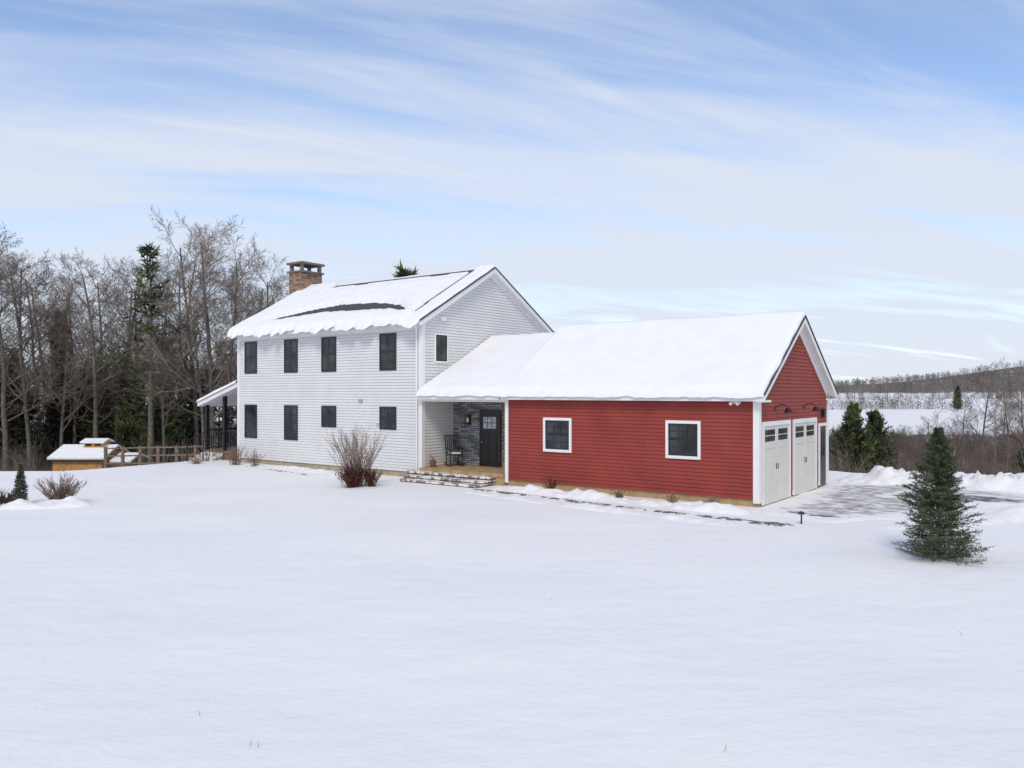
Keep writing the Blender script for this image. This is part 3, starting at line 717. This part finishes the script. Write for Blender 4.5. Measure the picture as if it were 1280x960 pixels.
for i, (px, yt, Y, w) in enumerate([(188,303,62,.95),(158,430,68,.9),(212,420,74,1.0),(278,425,70,1.0),(132,445,70,1.0)]):
    place("c", i, px, yt, Y, w)
place("e", 0, 510, 336, 74, .8, "pine top rising beyond the farmhouse roof", "bushy pines")
for i, (px, yt, Y, w) in enumerate([(76,385,70,.7),(20,445,70,1.1),(105,460,72,1.1),(-10,445,70,1.2),(248,470,70,1.0)]):
    place("d", i, px, yt, Y, w)
for i, (px, yt, Y, w) in enumerate([(170,470,68,.7),(128,490,70,.7),(200,480,64,.7),(225,500,66,.7)]):
    place("e", i+1, px, yt, Y, w, "olive green pine with low boughs at the wood edge", "pines at the wood edge")
def woodland(name, spots, m, label, seed, dens=60, tri=.9, con_p=.5, thin=.12, wf=1.0):
    rr = random.Random(seed); mb = MB()
    for x, y, h in spots:
        g_ = hg(x, y); w = h*.16*rr.uniform(.8,1.3)*wf; con = rr.random() < con_p
        if con: w /= wf
        for i in range(dens):
            f = rr.random()**.8; z = g_+h*f
            rad = w*((1-f)**.8 if con else math.sqrt(max(0, 1-(f*1.6-.7)**2)) if f > .2 else .1)
            if wf > 1 and not con: rad = w*math.sqrt(max(0, 1-f*f))
            a = rr.uniform(0, 6.28); q = rad*math.sqrt(rr.random()); c = Vector((x+q*math.cos(a), y+q*math.sin(a), z))
            l = tri*rr.uniform(.6,1.3)*h/14
            d1 = Vector((rr.gauss(0,1), rr.gauss(0,1), rr.gauss(0,.5)+(.0 if con else .8))).normalized()*l
            d2 = d1.cross(Vector((rr.gauss(0,1),rr.gauss(0,1),rr.gauss(0,1)))).normalized()*l*(.35 if con else thin)
            mb.face([c-d2*.5, c+d2*.5, c+d1])
        mb.tube((x,y,g_-.2), (x,y,g_+h*.85), h*.012, h*.003, 4)
    return obj(name, mb, m, recalc=False, label=label, category="woods", kind="stuff")
spots = []
for i in range(230):
    y = R.uniform(76, 125); px = R.uniform(-140, 420); x = (px-640)/1000*y
    spots.append((x, y, R.uniform(8.0, 13.5)+(y-76)*.03))
woodland("woodland", spots, M_wood_mass, "dense dark mixed woodland behind the lawn", 3, dens=230, tri=1.1, con_p=.35, thin=.06)
spots = []
for i in range(6500):
    y = R.uniform(560, 1250); x = R.uniform(-.75, .80)*y
    n_ = nz(x*.006, y*.006, 7)
    if x > 0 and 600 < y < 760 and n_ > .12: continue
    spots.append((x, y, R.uniform(5, 8)))
for y0, nn, dy, hh in ((280, 520, 6, 3.8), (430, 560, 6, 4.2), (555, 600, 12, 6)):
    for i in range(nn):
        x = R.uniform(.30, .82)*y0; y = y0+R.uniform(-dy, dy)+x*.12+6*nz(x*.03, y0, 5)
        if nz(x*.02, y0, 2) < -.25: continue
        spots.append((x, y, R.uniform(.35, 1.2)*hh))
woodland("distant_woods", spots, M_farwood_hazed, "distant grey brown woods on the hills", 4, dens=30, tri=2.4, con_p=.07, thin=.3, wf=2.4)

def brush(name, spots, m, label, seed, n=22, wd=.011):
    rr = random.Random(seed); mb = MB()
    for x, y, h in spots:
        g_ = hg(x, y)-.1; ws = wd*(1+max(0,(y-45))*.012)
        for i in range(n):
            a = rr.uniform(0, 6.28); l = h*rr.uniform(.4,1.05); lean = rr.uniform(.05,1.0)
            p = Vector((x+rr.gauss(0,.3*h), y+rr.gauss(0,.3*h), g_)); d = Vector((math.cos(a)*lean, math.sin(a)*lean, 1)).normalized()
            mid = p+d*l*.5; d2 = (d+Vector((rr.uniform(-.4,.4),rr.uniform(-.4,.4),.15))).normalized(); e = mid+d2*l*.5
            mb.tube(p, mid, ws*1.3, ws, 3); mb.tube(mid, e, ws, ws*.4, 3)
            for k_ in range(7):
                q = mid.lerp(e, rr.uniform(-.4,.95)) ; dd = (d2+Vector((rr.uniform(-1.1,1.1),rr.uniform(-1.1,1.1),rr.uniform(-.2,.4)))).normalized()
                mb.tube(q, q+dd*l*.28, ws*.6, ws*.3, 3)
    return obj(name, mb, m, recalc=False, label=label, category="brush", kind="stuff")
sp = []
for i in range(850):
    y = 38+112*R.random()**1.2; k_ = R.uniform(.36, .78); x = k_*y
    sp.append((x, y, R.uniform(1.0, 2.2)*(1+.003*y)*(1+.8*nz(x*.1, y*.1, 4))))
brush("brush", sp, M_twig_far, "tangled leafless brush on the slope below driveway", 3)
sp = []
for i in range(260):
    y = R.uniform(66, 80); px = R.uniform(-60, 360); sp.append(((px-640)/1000*y, y, R.uniform(2.0, 4.6)))
for i in range(70):
    y = R.uniform(46, 60); px = R.choice((R.uniform(-60, 55), R.uniform(205, 330))); sp.append(((px-640)/1000*y, y, R.uniform(2.5, 5.0)))
brush("brush", sp, M_twig, "tan leafless brush at the wood edge", 5)
for i, (px, yt, Y, w, kd, lab) in enumerate([(1066,504,56,.8,"e","bushy olive green pine on the slope below the driveway"),(1092,512,60,.8,"e","bushy olive green pine on the slope below the driveway"),
    (1197,482,290,.7,"e","lone dark conifer in a snowy field"),(1278,560,60,.6,"e","bushy olive green pine on the slope below the driveway")]):
    place(kd, i, px, yt, Y, w, lab, "conifers on the slope below the driveway")
for i, (px, yt, Y, w) in enumerate([(1228,460,105,1.2),(1205,498,120,1.1),(1262,478,110,1.2),(1160,525,90,1.0),(1130,535,80,1.1),(1275,505,80,1.2),(1215,520,75,1.1),(1245,515,88,1.1),(1180,530,70,1.0),(1110,538,95,1.1),(1190,528,100,1.2),(1240,530,66,1.1),(1150,535,110,1.2),(1256,490,130,1.2),(1170,515,140,1.2),(1282,480,100,1.2)]):
    place("b", i+2, px, yt, Y, w, "leafless tree rising from brushy slope", "leafless trees on the brushy slope")
for i in range(18):
    Y = R.uniform(38, 60); k_ = R.uniform(.47, .72); x = k_*Y; mb = MB(); z = hg(x, Y)-.1; h = R.uniform(2.5,4.2)
    p = Vector((x,Y,z)); l = Vector((R.uniform(-.25,.25), R.uniform(-.25,.25), 1)).normalized()
    e = empty("birch_sapling", (x,Y,z), "thin pale birch sapling among the brush", "tree", "birch saplings among the brush")
    mb.path([p, p+l*h*.5, p+l*h], [.03,.02,.006], 5); obj("trunk", mb, M_birch, e, recalc=False)
    mb = MB()
    for j in range(22):
        f = R.uniform(.35,.98); q = p+l*h*f; a = R.uniform(0,6.28); d = Vector((math.cos(a)*.6, math.sin(a)*.6, .8)).normalized(); mb.tube(q, q+d*h*.22*(1.2-f), .008, .003, 3)
    obj("crown", mb, M_twig, e, recalc=False)

def shrub(x, y, h, w, m, label, seed, n=60, leaves=0, lm=None, name="shrub", r=.007):
    rr = random.Random(seed); z = hg(x, y)-.03
    e = empty(name, (x, y, z), label, "shrub")
    mb = MB(); lf = MB()
    for i in range(n):
        a = rr.uniform(0, 6.28); lean = rr.uniform(0,1)**.7*w/h*.62; d = Vector((math.cos(a)*lean, math.sin(a)*lean, 1)).normalized()
        L = h*rr.uniform(.65,1.08); p = Vector((x+rr.gauss(0,w*.07), y+rr.gauss(0,w*.07), z)); pts = [p]
        for k_ in range(3):
            d = (d+Vector((rr.uniform(-.12,.12), rr.uniform(-.12,.12), .0))).normalized(); pts.append(pts[-1]+d*L/3)
        mb.path(pts, [r*1.3, r, r*.8, r*.4], 3)
        for j in range(7):
            b = rr.randint(1,2); q = pts[b].lerp(pts[b+1], rr.random()); dd = (d+Vector((rr.uniform(-.7,.7), rr.uniform(-.7,.7), rr.uniform(-.1,.5)))).normalized()
            ee = q+dd*L*rr.uniform(.12,.26); mb.tube(q, ee, r*.6, r*.35, 3)
            if leaves and rr.random() < leaves:
                for _ in range(3):
                    c = q.lerp(ee, rr.random()); v1 = Vector((rr.gauss(0,1),rr.gauss(0,1),rr.gauss(0,1))).normalized()*.035; v2 = v1.cross(Vector((0,0.3,1))).normalized()*.02
                    lf.face([c-v2, c+v2, c+v1])
    obj("branches", mb, m, e, recalc=False)
    if lf.f: obj("leaves", lf, lm, e, recalc=False)
    return e
shrub(-5.4, 28.0, 1.95, 2.1, M_shrub, "large leafless tan shrub before white house", 1, 110, .5, M_tan)
shrub(-5.55, 27.6, .75, 1.2, M_deadleaf, "low reddish brown shrub at base of larger shrub", 2, 150, .9, M_deadleaf)
shrub(-4.9, 27.9, .6, .8, M_deadleaf, "low reddish brown shrub at base of larger shrub", 12, 80, .9, M_deadleaf)
q = P(23.6,-.9,0); shrub(q[0], q[1], .95, 1.3, M_shrub, "leafless grey shrub at house corner", 3, 60)
q = P(22.3,-.8,0); shrub(q[0], q[1], .7, .9, M_shrub, "small leafless grey shrub at house corner", 4, 40)
q = P(25.6,-1.6,0); shrub(q[0], q[1], .45, 1.4, M_tan, "low dry shrub beside side porch", 14, 60)
for (s, t, h, w, m, sd) in ((6.6,-.7,.42,.55,M_deadleaf,5),(2.2,-.95,.25,.5,M_tan,7),(.9,-1.1,.28,.5,M_shrub,8),(4.0,-.8,.22,.4,M_shrub,11),(15.2,-1.0,.35,.6,M_tan,18)):
    q = P(s,t,0); shrub(q[0], q[1], h+.1, w, m, "small dried garden plant poking through the snow", sd, 40, .4, m, "garden_plant", .005)
shrub(-13.3, 23.6, .85, 1.5, M_shrub, "low leafless shrub poking through snow", 20, 130, .3, M_deadleaf)
shrub(-14.6, 23.0, .5, 1.5, M_shrub, "low dark shrub half buried in snow", 21, 120, .9, M_pinedark)
T, C = conifer(1.15, .24, 77, nb=160, tw=8, nd=9, nl=.05, nw=.016, first=.03, irregular=.25)
plant_tree("evergreen_shrub", -14.5, 23.6, T, C, M_bark, [M_needle, M_bark], "small narrow evergreen in snowy garden bed", "shrub", z=0)
bank("snow_bank", [(-16,23.0),(-14.5,22.8),(-13.2,22.9),(-12.2,23.4)], 1.1, .28, "snow mounded over garden bed", 9)

c = (7.2, 19.9, 0); e = empty("path_light", (c[0],c[1],hg(*c[:2])), "small black path light beside the walkway", "lamp")
z = hg(*c[:2]); mb = MB(); mb.tube((c[0],c[1],z-.05), (c[0],c[1],z+.24), .022, .02, 8, cap=True); obj("stake", mb, M_black, e)
mb = MB(); mb.tube((c[0],c[1],z+.24), (c[0],c[1],z+.31), .085, .04, 12, cap=True); obj("lamp_cap", mb, M_black, e)

for i, (px, py) in enumerate(((312,932),(323,934),(905,940),(250,893),(1203,792),(690,752))):
    Y = 3290/(py-490); x = (px-640)/1000*Y; a = R.uniform(0,3); mb = MB(); z = hg(x, Y)
    mb.path([(x,Y,z-.01),(x+.02*math.cos(a),Y+.02*math.sin(a),z+.03),(x+.05*math.cos(a),Y+.05,z+.05)], [.003,.0025,.001], 4)
    o = obj("dry_stem", mb, M_shrub, recalc=False, label="tiny dry stem poking through the snow", category="twig", group="dry stems in the snow")

A_ = (-15.3, 41.2); B_ = (-22.6, 44.5); n = 7
fe = empty("fence", (*A_, hg(*A_)), "weathered wooden post and rail fence beside the side porch", "fence")
tops = []
for i in range(n):
    f = i/(n-1); x = A_[0]+(B_[0]-A_[0])*f; y = A_[1]+(B_[1]-A_[1])*f; zt = interp([(0,.50),(.5,.33),(1,.15)], f)
    obj("post", MB().wbox(x-.07, x+.07, y-.07, y+.07, hg(x,y)-.2, zt+.08), M_wood, fe); tops.append((x,y,zt))
for a, b in zip(tops, tops[1:]):
    for dz in (0, -.42, -.84):
        mb = MB(); mb.hexa([(a[0],a[1]-.09,a[2]+dz-.04),(b[0],b[1]-.09,b[2]+dz-.04),(b[0],b[1]-.072,b[2]+dz-.04),(a[0],a[1]-.072,a[2]+dz-.04),(a[0],a[1]-.09,a[2]+dz+.04),(b[0],b[1]-.09,b[2]+dz+.04),(b[0],b[1]-.072,b[2]+dz+.04),(a[0],a[1]-.072,a[2]+dz+.04)])
        obj("rail", mb, M_wood, fe)

# outbuilding
sx, sy = -29.9, 57.0; bz = hg(sx, sy); q0 = .0
sh = empty("shed", (sx, sy, bz), "small pine board shed with snowy roof and cupola", "shed")
def shedroof(name, x0, x1, y0, y1, ze, zr, par, m, th):
    mb = MB(); ym = (y0+y1)/2; ze += q0; zr += q0
    for a, b in ((y0, ym), (y1, ym)):
        mb.hexa([(x0,a,ze),(x1,a,ze),(x1,b,zr),(x0,b,zr),(x0,a,ze+th),(x1,a,ze+th),(x1,b,zr+th),(x0,b,zr+th)])
    return obj(name, mb, m, par)
def gablebox(name, x0, x1, y0, y1, z0, ze, zr, par, m):
    mb = MB(); ym = (y0+y1)/2; ze += q0; zr += q0; mb.wbox(x0, x1, y0, y1, z0, ze)
    for x in (x0, x1): mb.face([(x,y0,ze),(x,y1,ze),(x,ym,zr)])
    return obj(name, mb, m, par, recalc=False)
gablebox("wall", sx-1.8, sx+1.6, sy-1.8, sy+1.8, bz-.3, -1.33, -.68, sh, M_yellow)
r_ = shedroof("roof", sx-2.1, sx+1.9, sy-2.1, sy+2.1, -1.42, -.64, sh, M_shingle, .06); shedroof("roof_snow", sx-2.05, sx+1.85, sy-2.05, sy+2.05, -1.36, -.58, r_, M_snowroof, .14)
c_ = gablebox("cupola", sx-.3, sx+1.0, sy-.5, sy+.5, -.7+q0, -.28, -.08, sh, M_yellow); shedroof("cupola_roof", sx-.5, sx+1.2, sy-.75, sy+.75, -.32, -.1, c_, M_snowroof, .1)
for k_ in range(2): obj("glass_pane", MB().wbox(sx-.2+k_*.65, sx+.2+k_*.65, sy-.52, sy-.505, -.52+q0, -.32+q0), M_glass, c_)
gablebox("annex", sx+1.63, sx+3.2, sy-1.2, sy+1.4, bz-.3, -1.6, -1.2, sh, mat("dark_boards",(.20,.14,.09))); shedroof("annex_roof", sx+1.91, sx+3.4, sy-1.4, sy+1.6, -1.6, -1.15, sh, M_snowroof, .12)

# ------------------------------------------------------------------ world, sun, camera
w = bpy.data.worlds.new("World"); scene.world = w; w.use_nodes = True
nt = w.node_tree; nt.nodes.clear(); L = nt.links.new
out = nt.nodes.new("ShaderNodeOutputWorld"); bg = nt.nodes.new("ShaderNodeBackground"); bg.inputs["Strength"].default_value = .10; L(bg.outputs[0], out.inputs[0])
sun_el, sun_az = math.radians(46), math.radians(188)
sky = nt.nodes.new("ShaderNodeTexSky"); sky.sky_type = 'NISHITA'; sky.sun_disc = False; sky.sun_elevation = sun_el; sky.sun_rotation = sun_az
sky.air_density = 1.0; sky.dust_density = .3; sky.ozone_density = 2.0
tc = nt.nodes.new("ShaderNodeTexCoord"); sp = nt.nodes.new("ShaderNodeSeparateXYZ"); L(tc.outputs["Generated"], sp.inputs[0])
def M(op, a, b=None, c=None):
    n = nt.nodes.new("ShaderNodeMath"); n.operation = op
    for i, x in enumerate((a, b, c)):
        if x is None: continue
        if isinstance(x, (int, float)): n.inputs[i].default_value = x
        else: L(x, n.inputs[i])
    return n.outputs[0]
zz = M('MAXIMUM', sp.outputs[2], 0.0); den = M('ADD', zz, .12)
cx = nt.nodes.new("ShaderNodeCombineXYZ"); L(M('DIVIDE', sp.outputs[0], den), cx.inputs[0]); L(M('DIVIDE', sp.outputs[1], den), cx.inputs[1])
def cloud(scale, rot, sc, detail, rough, dist, lo, hi, off=(0,0,0)):
    m0 = nt.nodes.new("ShaderNodeMapping"); m0.inputs["Rotation"].default_value = (0,0,math.radians(-rot)); L(cx.outputs[0], m0.inputs[0])
    mp = nt.nodes.new("ShaderNodeMapping"); mp.inputs["Scale"].default_value = sc; mp.inputs["Location"].default_value = off
    L(m0.outputs[0], mp.inputs[0]); n = nt.nodes.new("ShaderNodeTexNoise"); n.inputs["Scale"].default_value = scale; n.inputs["Detail"].default_value = detail
    n.inputs["Roughness"].default_value = rough; n.inputs["Distortion"].default_value = dist; L(mp.outputs[0], n.inputs["Vector"])
    r = nt.nodes.new("ShaderNodeMapRange"); r.interpolation_type = 'SMOOTHSTEP'; r.inputs["From Min"].default_value = lo; r.inputs["From Max"].default_value = hi; L(n.outputs[0], r.inputs[0]); return r.outputs[0]
c1 = cloud(1.0, 14, (.36,1.5,1), 7, .54, .6, .36, .62, (5.1,1.9,0))
c2 = cloud(1.8, 28, (.40,1.9,1), 8, .58, 1.0, .38, .72, (.7,3.1,0))
cc = M('MINIMUM', M('ADD', M('MULTIPLY', c1, .72), M('MULTIPLY', c2, .38)), 1.0)
hz = M('SUBTRACT', 1.0, M('MINIMUM', M('MULTIPLY', zz, 3.2), 1.0))
cc = M('MINIMUM', M('ADD', M('ADD', M('MULTIPLY', cc, .86), .09), M('MULTIPLY', hz, .60)), .95)
tint = nt.nodes.new("ShaderNodeMix"); tint.data_type = 'RGBA'; tint.blend_type = 'MULTIPLY'; tint.inputs[0].default_value = 1; L(sky.outputs[0], tint.inputs[6]); tint.inputs[7].default_value = (1.8,1.82,1.92,1)
mx = nt.nodes.new("ShaderNodeMix"); mx.data_type = 'RGBA'; L(cc, mx.inputs[0]); L(tint.outputs[2], mx.inputs[6]); mx.inputs[7].default_value = (7.3,7.85,9.0,1)
L(mx.outputs[2], bg.inputs[0])

sl = bpy.data.lights.new("sun", 'SUN'); sl.energy = 1.7; sl.angle = math.radians(16); sl.color = (1,.89,.74)
so = bpy.data.objects.new("sun", sl); scene.collection.objects.link(so)
dv = Vector((math.sin(sun_az)*math.cos(sun_el), math.cos(sun_az)*math.cos(sun_el), math.sin(sun_el)))
so.rotation_euler = dv.to_track_quat('Z', 'Y').to_euler()

cam = bpy.data.cameras.new("camera"); cam.lens = 36*1000/1280; cam.sensor_width = 36; cam.shift_y = .0078; cam.clip_end = 9000
co = bpy.data.objects.new("camera", cam); co.location = (0,0,3.29); co.rotation_euler = (math.radians(90),0,0); scene.collection.objects.link(co); scene.camera = co
